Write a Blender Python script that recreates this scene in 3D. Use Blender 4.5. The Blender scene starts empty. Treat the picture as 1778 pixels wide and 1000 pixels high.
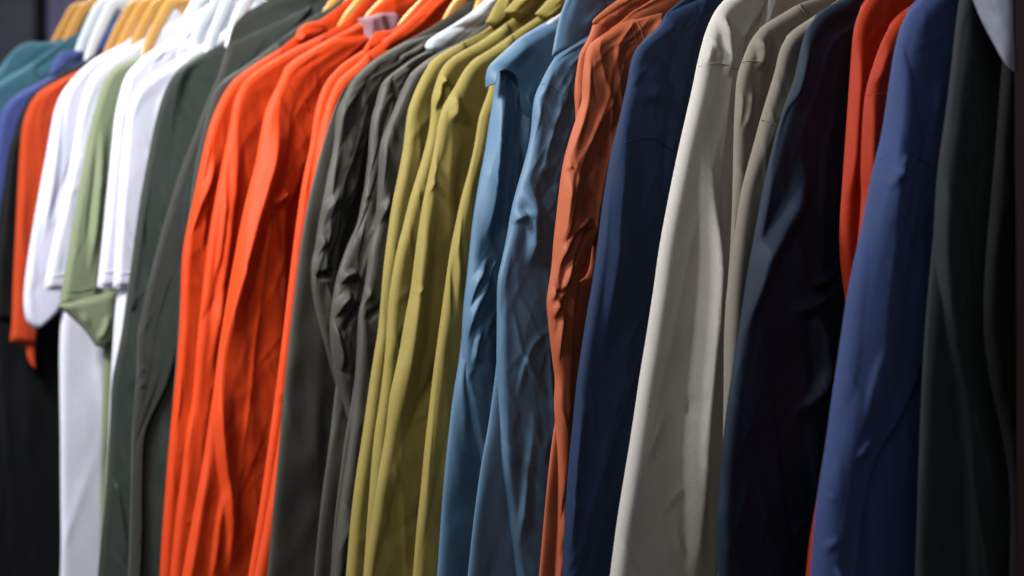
import bpy, math, random
import numpy as np
C = bpy.context.scene
COL = C.collection

# ------------------------------------------------------------------ camera, world, lamps
TH = math.radians(42.0); PITCH = math.radians(1.58)
FPX = 4350.0
dh = np.array([-math.cos(TH), math.sin(TH), 0.0])
CAM = np.array([0.0, -0.22, 1.053]) - 2.9 * dh
FWD = dh * math.cos(PITCH) + np.array([0, 0, math.sin(PITCH)])
RGT = np.array([math.sin(TH), math.cos(TH), 0.0])
UPV = np.cross(RGT, FWD)
cd = bpy.data.cameras.new('camera'); cam = bpy.data.objects.new('camera', cd); COL.objects.link(cam)
from mathutils import Matrix, Vector
M = Matrix(((RGT[0], UPV[0], -FWD[0], CAM[0]), (RGT[1], UPV[1], -FWD[1], CAM[1]), (RGT[2], UPV[2], -FWD[2], CAM[2]), (0, 0, 0, 1)))
cam.matrix_world = M
cd.sensor_width = 36; cd.lens = FPX / 1778 * 36; cd.clip_end = 60; cd.clip_start = 0.05
cd.dof.use_dof = True; cd.dof.focus_distance = 2.72; cd.dof.aperture_fstop = 4.0
C.camera = cam
w = bpy.data.worlds.new('World'); C.world = w; w.use_nodes = True
bg = w.node_tree.nodes['Background']; bg.inputs[0].default_value = (0.80, 0.88, 1.0, 1); bg.inputs[1].default_value = 0.085
def area(name, loc, target, sx, sy, power, col):
    l = bpy.data.lights.new(name, 'AREA'); l.shape = 'RECTANGLE'; l.size = sx; l.size_y = sy; l.energy = power; l.color = col
    o = bpy.data.objects.new(name, l); COL.objects.link(o); o.location = loc
    o.rotation_euler = (Vector(target) - Vector(loc)).to_track_quat('-Z', 'Y').to_euler(); return o
key = area('window_lamp', (-0.16, -1.65, 2.4), (-0.45, -0.2, 1.5), 0.4, 0.4, 19, (0.97, 0.985, 1.0)); key.data.spread = math.radians(85)
area('ceiling_lamp', (-1.6, 0.1, 3.1), (-0.7, 0.0, 1.4), 1.2, 0.5, 38, (1.0, 0.96, 0.88))
C.cycles.diffuse_bounces = 2
area('fill_lamp', (2.7, -2.7, 2.5), (0, 0, 1.1), 1.8, 1.2, 11, (1.0, 0.97, 0.94))  # unseen fill added behind the camera to brighten the garment faces
area('ridge_fill_lamp', (0.45, -1.8, 2.15), (0.35, -0.2, 1.1), 0.22, 0.22, 12, (0.97, 0.985, 1.0))  # extra unseen light, added to pick out fold ridges on the near jackets
C.view_settings.view_transform = 'Standard'; C.view_settings.look = 'None'
C.view_settings.exposure = 0.0; C.view_settings.gamma = 1.0

# ------------------------------------------------------------------ helpers
YS = -0.22
def ray(px, py):
    return FWD * FPX + RGT * (px - 889.0) + UPV * (500.0 - py)
def px_to_plane(px, py, X):
    d = ray(px, py); t = (X - CAM[0]) / d[0]; p = CAM + d * t
    return p[1], p[2]
def px_to_Y(px, py, Y):
    d = ray(px, py); t = (Y - CAM[1]) / d[1]; p = CAM + d * t
    return p[0], p[2]
def X_of(cx, cy=120):
    return px_to_Y(cx, cy, YS)[0]
def project(P):
    r = P - CAM; dep = r @ FWD
    return 889 + FPX * (r @ RGT) / dep, 500 - FPX * (r @ UPV) / dep
def lin(c):
    c = [x / 255 for x in c]
    return tuple(x / 12.92 if x <= .04045 else ((x + .055) / 1.055) ** 2.4 for x in c) + (1,)
def smooth_poly(pts, n):
    """centripetal-like smooth resample of a polyline to n points by arc length"""
    p = np.array(pts, float)
    for _ in range(2):                                   # Chaikin keeping the ends
        if len(p) < 3: break
        a = p[:-1] * .75 + p[1:] * .25; b = p[:-1] * .25 + p[1:] * .75
        q = np.empty((len(a) * 2, p.shape[1])); q[0::2] = a; q[1::2] = b
        p = np.vstack([p[:1], q, p[-1:]])
    s = np.concatenate([[0], np.cumsum(np.linalg.norm(np.diff(p, axis=0), axis=1))])
    u = np.linspace(0, s[-1], n)
    return np.stack([np.interp(u, s, p[:, k]) for k in range(p.shape[1])], 1), s[-1]
def prof(x):
    x = np.clip(x, 0, 1); return np.sqrt(np.maximum(0, 1 - (1 - x) ** 2))
def tag(o, label=None, cat=None, group=None, kind=None):
    if label: o['label'] = label
    if cat: o['category'] = cat
    if group: o['group'] = group
    if kind: o['kind'] = kind
    return o
def empty(name, loc):
    o = bpy.data.objects.new(name, None); o.empty_display_size = .05; COL.objects.link(o); o.location = loc
    return o
def link_mesh(name, V, F, mat, parent=None, smooth=True):
    me = bpy.data.meshes.new(name)
    V = np.asarray(V, float)
    if parent is not None: V = V - np.array(parent.location)
    if isinstance(F, np.ndarray) and F.shape[1] == 4:
        me.vertices.add(len(V)); me.vertices.foreach_set('co', V.ravel())
        me.loops.add(F.size); me.loops.foreach_set('vertex_index', F.ravel().astype(np.int32))
        me.polygons.add(len(F)); me.polygons.foreach_set('loop_start', np.arange(0, F.size, 4, dtype=np.int32))
        me.polygons.foreach_set('loop_total', np.full(len(F), 4, np.int32)); me.update(calc_edges=True)
    else:
        me.from_pydata([tuple(v) for v in V], [], [tuple(f) for f in F])
    if smooth: me.polygons.foreach_set('use_smooth', np.ones(len(me.polygons), bool))
    me.materials.append(mat); me.validate()
    o = bpy.data.objects.new(name, me); COL.objects.link(o)
    if parent is not None: o.parent = parent
    return o

# ------------------------------------------------------------------ materials
def fabric(name, rgb, rough=.62, sheen=.25, spec=.35, bump=.3, crinkle=.6, tint=None):
    m = bpy.data.materials.new(name); m.use_nodes = True; nt = m.node_tree; N = nt.nodes; L = nt.links
    b = N['Principled BSDF']; b.inputs['Roughness'].default_value = rough + .12
    b.inputs['Specular IOR Level'].default_value = spec * .7
    b.inputs['Sheen Weight'].default_value = sheen; b.inputs['Sheen Roughness'].default_value = .45
    c = lin(rgb)
    b.inputs['Sheen Tint'].default_value = tint if tint else tuple(min(1, .35 + .65 * x ** .5) for x in c[:3]) + (1,)
    tc = N.new('ShaderNodeTexCoord')
    n1 = N.new('ShaderNodeTexNoise'); n1.inputs['Scale'].default_value = 9; n1.inputs['Detail'].default_value = 5
    L.new(tc.outputs['Object'], n1.inputs['Vector'])
    mx = N.new('ShaderNodeMix'); mx.data_type = 'RGBA'
    mx.inputs[6].default_value = tuple(x * .86 for x in c[:3]) + (1,); mx.inputs[7].default_value = tuple(min(1, x * 1.12) for x in c[:3]) + (1,)
    L.new(n1.outputs['Fac'], mx.inputs[0])
    # fine weave speckle in the colour
    n2 = N.new('ShaderNodeTexNoise'); n2.inputs['Scale'].default_value = 480; n2.inputs['Detail'].default_value = 2
    L.new(tc.outputs['Object'], n2.inputs['Vector'])
    mr = N.new('ShaderNodeMapRange'); mr.inputs[3].default_value = .84; mr.inputs[4].default_value = 1.16
    L.new(n2.outputs['Fac'], mr.inputs[0])
    hs = N.new('ShaderNodeVectorMath'); hs.operation = 'SCALE'
    L.new(mx.outputs[2], hs.inputs[0]); L.new(mr.outputs[0], hs.inputs['Scale'])
    L.new(hs.outputs[0], b.inputs['Base Color'])
    # crinkles: long soft creases, warped ridged noise stretched along the drape, plus weave grain
    mp = N.new('ShaderNodeMapping'); mp.inputs['Scale'].default_value = (1.0, 1.0, .38)
    L.new(tc.outputs['Object'], mp.inputs['Vector'])
    n3 = N.new('ShaderNodeTexNoise'); n3.noise_type = 'RIDGED_MULTIFRACTAL'; n3.inputs['Scale'].default_value = 16
    n3.inputs['Detail'].default_value = 3; n3.inputs['Distortion'].default_value = .7
    L.new(mp.outputs[0], n3.inputs['Vector'])
    b1 = N.new('ShaderNodeBump'); b1.inputs['Strength'].default_value = crinkle; b1.inputs['Distance'].default_value = .012
    L.new(n3.outputs['Fac'], b1.inputs['Height'])
    b2 = N.new('ShaderNodeBump'); b2.inputs['Strength'].default_value = bump; b2.inputs['Distance'].default_value = .0006
    L.new(n2.outputs['Fac'], b2.inputs['Height']); L.new(b1.outputs[0], b2.inputs['Normal'])
    L.new(b2.outputs[0], b.inputs['Normal'])
    return m
def solid(name, rgb, rough=.5, metal=0, coat=0, scale=6, var=.15, spec=.5, bump=.1):
    m = bpy.data.materials.new(name); m.use_nodes = True; nt = m.node_tree; N = nt.nodes; L = nt.links
    b = N['Principled BSDF']; b.inputs['Roughness'].default_value = rough; b.inputs['Metallic'].default_value = metal
    b.inputs['Coat Weight'].default_value = coat; b.inputs['Coat Roughness'].default_value = .12; b.inputs['Specular IOR Level'].default_value = spec
    c = lin(rgb); tc = N.new('ShaderNodeTexCoord'); mp = N.new('ShaderNodeMapping'); mp.inputs['Scale'].default_value = (8, 8, 1)
    L.new(tc.outputs['Object'], mp.inputs[0])
    n = N.new('ShaderNodeTexNoise'); n.inputs['Scale'].default_value = scale; n.inputs['Detail'].default_value = 6; L.new(mp.outputs[0], n.inputs['Vector'])
    mx = N.new('ShaderNodeMix'); mx.data_type = 'RGBA'
    mx.inputs[6].default_value = tuple(x * (1 - var) for x in c[:3]) + (1,); mx.inputs[7].default_value = tuple(min(1, x * (1 + var)) for x in c[:3]) + (1,)
    L.new(n.outputs['Fac'], mx.inputs[0]); L.new(mx.outputs[2], b.inputs['Base Color'])
    bp = N.new('ShaderNodeBump'); bp.inputs['Strength'].default_value = bump; bp.inputs['Distance'].default_value = .002
    L.new(n.outputs['Fac'], bp.inputs['Height']); L.new(bp.outputs[0], b.inputs['Normal'])
    return m
MT = dict(
    orange=fabric('orange_nylon', (204, 62, 14), .5, .12, .35),
    orange_dim=fabric('red_orange_nylon', (172, 50, 21), .5, .12, .3),
    dull_orange=fabric('dull_orange_jersey', (196, 70, 34), .75, .15, .2),
    rust=fabric('rust_nylon', (164, 82, 50), .5, .15, .4),
    navy=fabric('navy_cotton', (29, 45, 74), .6, .10, .3, crinkle=.2),
    steel=fabric('steel_blue_nylon', (77, 106, 131), .42, .1, .5),
    olive=fabric('olive_cotton', (136, 121, 62), .55, .2, .35),
    charcoal=fabric('charcoal_nylon', (64, 62, 55), .46, .15, .45),
    ink=fabric('ink_nylon', (30, 40, 56), .5, .02, .3, crinkle=.2),
    beige=fabric('beige_cotton', (190, 185, 176), .7, .1, .25, crinkle=.12),
    tan=fabric('tan_cotton', (128, 121, 109), .65, .1, .3, crinkle=.2),
    peri=fabric('periwinkle_cotton', (62, 78, 124), .6, .12, .3, crinkle=.25),
    slate=fabric('slate_cotton', (50, 54, 56), .6, .15, .3),
    coal=fabric('coal_cotton', (15, 16, 18), .6, .1, .3),
    white=fabric('white_jersey', (222, 222, 238), .85, .1, .2, crinkle=.15),
    sage=fabric('sage_jersey', (130, 138, 110), .8, .2, .2, crinkle=.15),
    forest=fabric('forest_cotton', (41, 45, 38), .6, 1.0, .3, tint=(.75, .95, .85, 1)),
    umber=fabric('umber_cotton', (43, 40, 36), .6, 1.0, .3, tint=(.75, .95, .85, 1)),
    teal=fabric('teal_jersey', (66, 108, 124), .75, .3, .2),
    indigo=fabric('indigo_jersey', (70, 82, 140), .75, .3, .2),
    lining=fabric('pale_grey_lining', (190, 194, 200), .6, .2, .4),
    scarf=fabric('soft_grey_cotton', (142, 145, 160), .7, .1, .2),
    mauve=fabric('mauve_lining', (150, 112, 118), .6, .2, .3),
    black=fabric('black_cotton', (24, 24, 28), .8, .05, .2),
    wood=solid('varnished_wood', (214, 158, 84), .2, 0, 1, 6, .2),
    pale=solid('pale_acrylic', (225, 232, 238), .25, 0, .6, 6, .03),
    chrome=solid('chrome', (215, 218, 222), .16, 1, 0, 6, .03),
    dark_wood=solid('dark_brown_wood', (26, 15, 12), .75, 0, 0, 5, .25, .15),
    black_metal=solid('black_powder_coat', (34, 32, 32), .5, .3, 0, 5, .1),
    grey_wall=solid('grey_partition_paint', (150, 153, 166), .7, 0, 0, 1, .12),
    dark_wall=solid('dark_plaster', (40, 38, 46), .9, 0, 0, 2, .2),
    brown_board=solid('brown_board', (128, 92, 62), .6, 0, 0, 3, .2),
    lavender=fabric('lavender_cotton', (122, 120, 158), .8, .1, .2),
    floor=solid('dark_floor', (60, 57, 55), .6, 0, 0, 1, .2),
)

# ------------------------------------------------------------------ cloth patch: a closed, pillowed piece between two edges
SURF = {}
def crease_disp(px, py, folds):
    d = np.zeros(px.shape)
    for amp, wl, wr, pts in folds:
        P, _ = smooth_poly(pts, 24); n = len(P); P[:, 0] -= .85 * amp + 5
        best = np.full(px.shape, 1e9); side = np.zeros(px.shape); tt = np.zeros(px.shape)
        for k in range(n - 1):
            a = P[k]; b = P[k + 1]; ab = b - a; l2 = max(ab @ ab, 1e-6)
            t = np.clip(((px - a[0]) * ab[0] + (py - a[1]) * ab[1]) / l2, 0, 1)
            qx = px - (a[0] + t * ab[0]); qy = py - (a[1] + t * ab[1]); dd = np.hypot(qx, qy)
            m = dd < best
            best = np.where(m, dd, best); side = np.where(m, ab[0] * qy - ab[1] * qx, side); tt = np.where(m, (k + t) / (n - 1), tt)
        # polylines run downwards: a positive cross product lies to the screen-left
        wd = np.where(side > 0, wl, wr)
        x = np.clip(best / wd, 0, 1)
        p = .78 * (1 - x) ** 1.0 + .22 * (.5 + .5 * np.cos(np.pi * x))
        end = np.clip(np.minimum(tt, 1 - tt) / .33, 0, 1); end = end * end * (3 - 2 * end)
        d += amp * .001 * p * np.where(np.minimum(tt, 1 - tt) <= 0, np.clip(1 - x * 1.2, 0, 1) * 0, end)
    return d
def vnoise(x, y, seed):
    def h(i, j):
        n = (i * 374761393 + j * 668265263 + seed * 974711) & 0x7fffffff
        n = ((n ^ (n >> 13)) * 1274126177) & 0x7fffffff
        return ((n ^ (n >> 16)) & 0xffff) / 65535.0
    i = np.floor(x).astype(np.int64); j = np.floor(y).astype(np.int64); fx = x - i; fy = y - j
    fx = .6 * fx + .4 * fx * fx * (3 - 2 * fx); fy = .6 * fy + .4 * fy * fy * (3 - 2 * fy)
    return (h(i, j) * (1 - fx) + h(i + 1, j) * fx) * (1 - fy) + (h(i, j + 1) * (1 - fx) + h(i + 1, j + 1) * fx) * fy
def crumple(a, b, seed, amp):
    d = np.zeros(a.shape)
    wx = vnoise(a * 6, b * 9, seed + 5) * .07; wy = vnoise(a * 7 + 3, b * 8, seed + 6) * .05
    for k, (la, lb, am, an) in enumerate([(.13, .045, 1.0, .35), (.09, .035, .8, -.45), (.05, .022, .4, .9)]):
        ca, sa = math.cos(an), math.sin(an)
        u = ((a + wx) * ca + (b + wy) * sa) / la; v = (-(a + wx) * sa + (b + wy) * ca) / lb
        n = vnoise(u, v, seed * 7 + k)
        d += am * (1 - np.abs(2 * n - 1) ** .85)
    return amp * (d - 1.1)
def fine_creases(a, b, seed, n, amp):
    rng = random.Random(seed * 3 + 1); d = np.zeros(a.shape); A = a.max(); B = max(b.max(), .02)
    for _ in range(n):
        a0 = rng.uniform(0, A); b0 = rng.uniform(0, min(B, .16)); ph = rng.choice((-1, 1, 1)) * rng.uniform(.15, .9)
        ln = rng.uniform(.015, .05); wd = rng.uniform(.0028, .0055); am = amp * rng.uniform(.4, 1.2)
        ca, sa = math.cos(ph), math.sin(ph); x = (a - a0) * ca + (b - b0) * sa; y = -(a - a0) * sa + (b - b0) * ca
        f = np.clip(1 - np.abs(x) / ln, 0, 1)
        d += am * f * (np.exp(-np.abs(y) / wd) - .6 * np.exp(-np.abs(y - 1.6 * wd) / (1.3 * wd)))
    return d
def auto_disp(a, b, rng, n, amp, wid, length, spread=.3, Wm=None):
    """random drape creases; a = metres along, b = metres across"""
    d = np.zeros(a.shape); A = a.max(); B = max(b.max(), .02)
    for _ in range(n):
        a0 = rng.uniform(0, A); b0 = rng.uniform(0, min(B, .22)); ph = rng.gauss(0, spread)
        if rng.random() < .22: ph += rng.choice((-1, 1)) * rng.uniform(.5, 1.1)
        ln = length * rng.uniform(.4, 1.5); wd = wid * rng.uniform(.5, 1.6); am = amp * rng.uniform(.3, 1.0) * rng.choice((1, 1, -1))
        if abs(ph) > .5: ln *= .6; am *= .4; wd *= .7
        ca, sa = math.cos(ph), math.sin(ph)
        x = (a - a0) * ca + (b - b0) * sa; y = -(a - a0) * sa + (b - b0) * ca + .9 * wd * np.sin(x / ln * 2.2 + a0 * 9)
        f = np.clip(1 - np.abs(x) / ln, 0, 1); f = f * f * (3 - 2 * f)
        yl = wd * rng.uniform(.5, 1.0); yr = wd * rng.uniform(.8, 1.6)
        q = np.where(y < 0, -y / yl, y / yr)
        d += am * f * np.exp(-q ** 1.05)
    return d
def patch(name, parent, mat, L, R, X, T, seed=0, nr=110, nc=44, r=.026, back=.35, folds=(), auto=(14, .004, .010, .12), rt=.012, rb=.02, rr=None, xo=None, crum=0.0, axis='X', fine=0):
    L, la = smooth_poly(L, nr); R, _ = smooth_poly(R, nr)
    t = np.linspace(0, 1, nc); u = (1 - np.cos(np.pi * t)) / 2
    W = R - L; Wl = np.maximum(np.linalg.norm(W, axis=1), 1e-5)
    tg = np.gradient(L, axis=0); tg /= np.maximum(np.linalg.norm(tg, axis=1, keepdims=True), 1e-9)
    sn = np.abs(tg[:, 0] * W[:, 1] - tg[:, 1] * W[:, 0]) / Wl
    Y = L[:, :1] + u[None] * W[:, :1]; Z = L[:, 1:] + u[None] * W[:, 1:]
    a = np.repeat(np.linspace(0, la, nr)[:, None], nc, 1); b = u[None] * Wl[:, None]
    dl = b * np.maximum(sn, .25)[:, None]; dr = (Wl[:, None] - b)
    rr = rr or r
    reff = np.minimum(r, Wl[:, None] * .5); rreff = np.minimum(rr, Wl[:, None] * .5)
    m = prof(dl / reff) * prof(dr / rreff) * prof(a / rt) * prof((la - a) / rb)
    me = np.clip(dl / (.35 * r), 0, 1) * np.clip(dr / (.35 * r), 0, 1) * prof(a / rt) * prof((la - a) / rb)
    rng = random.Random(seed)
    base = np.zeros(Y.shape) + X
    if xo is not None: base += np.interp(np.linspace(0, 1, nr), np.linspace(0, 1, len(xo)), xo)[:, None]
    P0 = np.stack([base + T * .6, Y, Z], -1)
    px, py = project(P0)
    disp = crease_disp(px, py, folds)
    if auto and auto[0]: disp = disp + auto_disp(a, b, rng, auto[0], auto[1], auto[2], auto[3])
    if auto and auto[0]: disp = disp + auto_disp(a, b, rng, max(3, auto[0] // 2), auto[1] * 1.1, .006, .34)
    if fine: disp = disp + fine_creases(a, b, seed, fine, .0016)
    if crum: disp = disp + crumple(a, b, seed, crum) * np.clip(np.minimum(dl, dr) / .02, .25, 1)
    Xf = base + T * m + disp * me
    back_d = T * back * prof(dl / reff) * prof(dr / rreff) * prof(a / rt) * prof((la - a) / rb)
    Xb = base - back_d
    F = np.stack([Xf, Y, Z], -1)
    nb = 12; idx = np.unique(np.round(np.linspace(nc - 2, 1, nb)).astype(int))[::-1]; nb = len(idx)
    Bk = np.stack([Xb[:, idx], Y[:, idx], Z[:, idx]], -1)
    ring = np.concatenate([F, Bk], 1); K = nc + nb
    V = ring.reshape(-1, 3)
    if axis == 'Y': V = np.stack([V[:, 1], -V[:, 0], V[:, 2]], -1)
    i = np.arange(nr - 1)[:, None] * K; j = np.arange(K)[None]; j2 = (j + 1) % K
    q = np.stack([i + j, i + j2, i + K + j2, i + K + j], -1).reshape(-1, 4)
    o = link_mesh(name, V, q, mat, parent)
    SURF[o.name] = (px, py, F)
    return o
def tube(name, parent, mat, pts, rad, seg=8, flat=1.0, cap=True, sq=1.0):
    P = np.array(pts, float); n = len(P); V = []; F = []
    rads = rad if hasattr(rad, '__len__') else [rad] * n
    for k in range(n):
        tg = P[min(k + 1, n - 1)] - P[max(k - 1, 0)]; tg /= max(np.linalg.norm(tg), 1e-9)
        ax = np.array([1.0, 0, 0]);
        if abs(tg @ ax) > .9: ax = np.array([0, 1.0, 0])
        s = np.cross(tg, ax); s /= np.linalg.norm(s); q = np.cross(s, tg)
        for j in range(seg):
            an = 2 * math.pi * j / seg; ca, sa = math.cos(an), math.sin(an); ca = math.copysign(abs(ca) ** sq, ca); sa = math.copysign(abs(sa) ** sq, sa); V.append(P[k] + rads[k] * (ca * s + flat * sa * q))
    for k in range(n - 1):
        for j in range(seg):
            F.append((k * seg + j, k * seg + (j + 1) % seg, (k + 1) * seg + (j + 1) % seg, (k + 1) * seg + j))
    if cap: F.append(tuple(range(seg))[::-1]); F.append(tuple((n - 1) * seg + j for j in range(seg)))
    return link_mesh(name, V, F, mat, parent)
def on_surface(o, pts, n=30, off=.0006):
    px, py, F = SURF[o.name]; P, _ = smooth_poly(pts, n); out = []
    for x, y in P:
        d = (px - x) ** 2 + (py - y) ** 2
        if d.min() > 30: continue
        k = np.argsort(d.ravel())[:4]; wt = 1 / (d.ravel()[k] + 1); wt /= wt.sum()
        out.append((F.reshape(-1, 3)[k] * wt[:, None]).sum(0) + np.array([off, -off * .5, 0]))
    out = np.array(out)
    for _ in range(4): out[1:-1] = (out[:-2] + out[2:] + 2 * out[1:-1]) / 4
    return out
def box(name, parent, mat, x0, x1, y0, y1, z0, z1, bev=.003):
    import bmesh
    bm = bmesh.new(); bmesh.ops.create_cube(bm, size=1)
    for v in bm.verts:
        v.co = Vector(((x0 + x1) / 2 + v.co.x * (x1 - x0), (y0 + y1) / 2 + v.co.y * (y1 - y0), (z0 + z1) / 2 + v.co.z * (z1 - z0)))
    bmesh.ops.bevel(bm, geom=bm.edges[:], offset=bev, segments=2, affect='EDGES')
    if parent is not None: bmesh.ops.translate(bm, verts=bm.verts, vec=-Vector(parent.location))
    me = bpy.data.meshes.new(name); bm.to_mesh(me); bm.free(); me.materials.append(mat)
    o = bpy.data.objects.new(name, me); COL.objects.link(o)
    if parent is not None: o.parent = parent
    return o

# ------------------------------------------------------------------ setting
fl = box('floor', None, MT['floor'], -4.5, 2.6, -2.8, 2.6, -.05, 0); tag(fl, kind='structure')
wl = box('wall', None, MT['dark_wall'], -4.5, 2.6, 1.75, 1.85, 0, 2.9); tag(wl, kind='structure')
def back_board(name, mat, pxa, pxb, Y, z0, z1, th=.03, cat=None, label=None):
    xa = px_to_Y(pxa, 40, Y)[0]; xb = px_to_Y(pxb, 40, Y)[0]
    o = box(name, None, mat, xa, xb, Y, Y + th, z0, z1); tag(o, label, cat); return o
back_board('wall_panel', MT['grey_wall'], -260, 58, 1.0, 0, 2.4, .04, 'panel', 'smooth grey partition panel behind the far end of the rail')
back_board('upright_post', MT['black_metal'], 59, 91, .93, 0, 2.4, .04, 'post', 'matt black upright post against the grey partition')
back_board('wooden_board', MT['brown_board'], 262, 332, 1.15, 1.2, 2.4, .03, 'board', 'brown wooden board behind the pale hangers')

# ------------------------------------------------------------------ garments, photograph coordinates for the traced edges
# name, cx (where the shoulder tip meets the rack front), colour, shoulder+sleeve edge, options
G = []
def g(key, cx, mat, name, cat, label, edge=None, **k): G.append(dict(key=key, cx=cx, mat=mat, name=name, cat=cat, label=label, edge=edge, **k))

g('coal', 1755, 'coal', 'jacket', 'jacket', 'black jacket nearest the dark wooden post, almost lost in shadow',
  [(1830, -120), (1780, -95), (1752, -40), (1740, 100), (1724, 300), (1708, 470), (1706, 560), (1715, 650), (1742, 760), (1756, 860), (1752, 1000)], auto=(10, .003, .012, .14))
g('slate', 1680, 'slate', 'jacket', 'jacket', 'dark slate green jacket with a pale sleeve edge beside the blue jacket',
  T=0.011, edge=[(1760, -130), (1710, -100), (1675, -60), (1663, 20), (1652, 110), (1641, 200), (1627, 290), (1620, 400), (1622, 500), (1634, 590), (1652, 680), (1664, 800), (1672, 1000)],
  body=[(1650, 150), (1622, 420), (1606, 600), (1598, 800), (1592, 1000)],
  folds=[(5, 14, 26, [(1640, 250), (1636, 380), (1640, 500), (1662, 640)]), (4, 5, 6, [(1650, 205), (1643, 230), (1640, 250)]), (4, 5, 6, [(1655, 180), (1648, 200), (1643, 215)]), (4, 6, 6, [(1650, 240), (1642, 262), (1636, 280)]), (-5, 10, 16, [(1700, 200), (1690, 420), (1676, 560)])])
g('peri', 1600, 'peri', 'jacket', 'jacket', 'periwinkle blue jacket with a wide sleeve twisted near its cuff',
  T=0.016, edge=[(1660, -60), (1620, -30), (1592, 2), (1570, 28), (1556, 70), (1546, 130), (1532, 230), (1516, 290), (1505, 345), (1492, 410), (1472, 500), (1458, 600), (1446, 680), (1434, 770), (1422, 840), (1414, 900), (1407, 1000)],
  right=[(1690, -40), (1672, 60), (1660, 180), (1640, 330), (1618, 480), (1602, 570), (1580, 650), (1556, 712), (1520, 770), (1492, 820), (1476, 900), (1466, 1000)],
  body=[(1575, 150), (1530, 420), (1490, 650), (1472, 820), (1466, 1000)],
  folds=[(10, 40, 46, [(1580, 60), (1566, 200), (1552, 330), (1545, 450), (1528, 560), (1522, 660), (1492, 740), (1478, 800), (1470, 900)]),
         (4, 9, 12, [(1566, 265), (1552, 290), (1540, 315)]), (4, 8, 10, [(1556, 290), (1545, 310), (1532, 330)]),
         (3, 6, 8, [(1520, 600), (1505, 650), (1490, 730)]), (6, 10, 16, [(1508, 756), (1492, 776), (1480, 800)]), (4, 6, 9, [(1424, 845), (1440, 862), (1458, 866)]),
         (6, 8, 12, [(1458, 930), (1440, 945), (1418, 975)]), (-6, 12, 14, [(1540, 760), (1522, 790), (1510, 830)]), (5, 10, 12, [(1450, 980), (1452, 1000), (1455, 1040)])],
  seams=[[(1518, 288), (1548, 262), (1580, 272), (1618, 300)]])
g('red_b', 1508, 'orange_dim', 'jacket', 'jacket', 'red-orange jacket directly behind the periwinkle blue jacket, shoulder seam showing',
  [(1625, -30), (1596, 2), (1562, 24), (1537, 56), (1518, 104), (1502, 155), (1497, 200), (1493, 290), (1495, 350), (1486, 440), (1478, 560), (1465, 760), (1455, 1000)],
  folds=[(6, 12, 20, [(1540, 70), (1532, 100), (1524, 150)]), (7, 20, 22, [(1516, 120), (1514, 260), (1508, 420)])], seams=[[(1498, 168), (1515, 164), (1540, 166)]])
g('red_a', 1458, 'orange_dim', 'jacket', 'jacket', 'red-orange jacket between the ink-black jacket and its red-orange twin',
  [(1560, -60), (1520, -25), (1505, 0), (1488, 26), (1480, 60), (1477, 100), (1470, 200), (1463, 300), (1456, 400), (1458, 460), (1470, 540), (1470, 640), (1440, 760), (1420, 850), (1405, 930), (1398, 1000)],
  folds=[(8, 18, 20, [(1500, 60), (1488, 200), (1480, 360)]), (5, 8, 10, [(1492, 30), (1490, 60), (1484, 90)])])
g('ink', 1405, 'ink', 'jacket', 'jacket', 'ink-black glossy jacket with a bright diagonal crease and crumpled elbow',
  T=0.009, edge=[(1500, -50), (1465, 0), (1432, 14), (1408, 36), (1395, 62), (1386, 100), (1378, 140), (1362, 180), (1348, 225), (1338, 265), (1325, 320), (1310, 400), (1297, 472), (1285, 550), (1272, 635), (1263, 690), (1253, 775), (1248, 850), (1243, 910), (1245, 1000)],
  right=[(1520, -20), (1490, 60), (1475, 180), (1462, 300), (1455, 420), (1462, 520), (1466, 600), (1452, 700), (1430, 780), (1410, 860), (1398, 1000)],
  folds=[(19, 20, 34, [(1412, 270), (1400, 325), (1384, 360), (1358, 410), (1334, 450), (1316, 500), (1300, 545), (1292, 600)]),
         (8, 12, 16, [(1350, 260), (1335, 330), (1318, 420), (1306, 480)]), (8, 16, 22, [(1400, 60), (1396, 120), (1380, 200)]),
         (18, 10, 26, [(1452, 505), (1430, 516), (1404, 530), (1384, 546)]), (17, 14, 22, [(1424, 520), (1432, 600), (1440, 650), (1424, 690), (1388, 722)]),
         (-10, 18, 14, [(1448, 480), (1425, 500), (1398, 506)]), (6, 8, 12, [(1290, 610), (1282, 640), (1272, 680)]), (7, 10, 14, [(1272, 680), (1262, 740), (1256, 820)]),
         (8, 14, 16, [(1456, 470), (1436, 486), (1410, 500)])])
g('tan_b', 1355, 'tan', 'jacket', 'jacket', 'taupe jacket just behind the ink-black jacket, its shoulder catching light',
  [(1500, -20), (1457, 0), (1428, 20), (1394, 42), (1374, 56), (1359, 74), (1351, 94), (1345, 124), (1331, 169), (1320, 205), (1307, 254), (1294, 300), (1284, 340), (1272, 430), (1262, 560), (1262, 700), (1258, 1000)],
  folds=[(6, 8, 10, [(1345, 130), (1338, 165), (1325, 230)]), (5, 6, 8, [(1338, 130), (1330, 160), (1325, 200)])], seams=[[(1322, 206), (1334, 216), (1344, 222)]])
g('tan_a', 1300, 'tan', 'jacket', 'jacket', 'taupe jacket with creased shoulder right beside the beige jacket',
  [(1480, -30), (1427, -4), (1390, 6), (1357, 26), (1330, 42), (1314, 55), (1302, 72), (1294, 90), (1287, 108), (1279, 132), (1276, 165), (1273, 230), (1271, 350), (1266, 460), (1256, 560), (1256, 700), (1250, 1000)],
  folds=[(8, 10, 12, [(1322, 62), (1328, 90), (1322, 125)]), (-7, 8, 10, [(1334, 70), (1340, 100), (1326, 150)]), (7, 8, 9, [(1290, 150), (1292, 180), (1286, 230)]), (5, 8, 10, [(1310, 150), (1306, 180), (1298, 230)])],
  seams=[[(1289, 108), (1302, 106), (1322, 112)], [(1386, 4), (1392, 16), (1396, 30)]])
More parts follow.
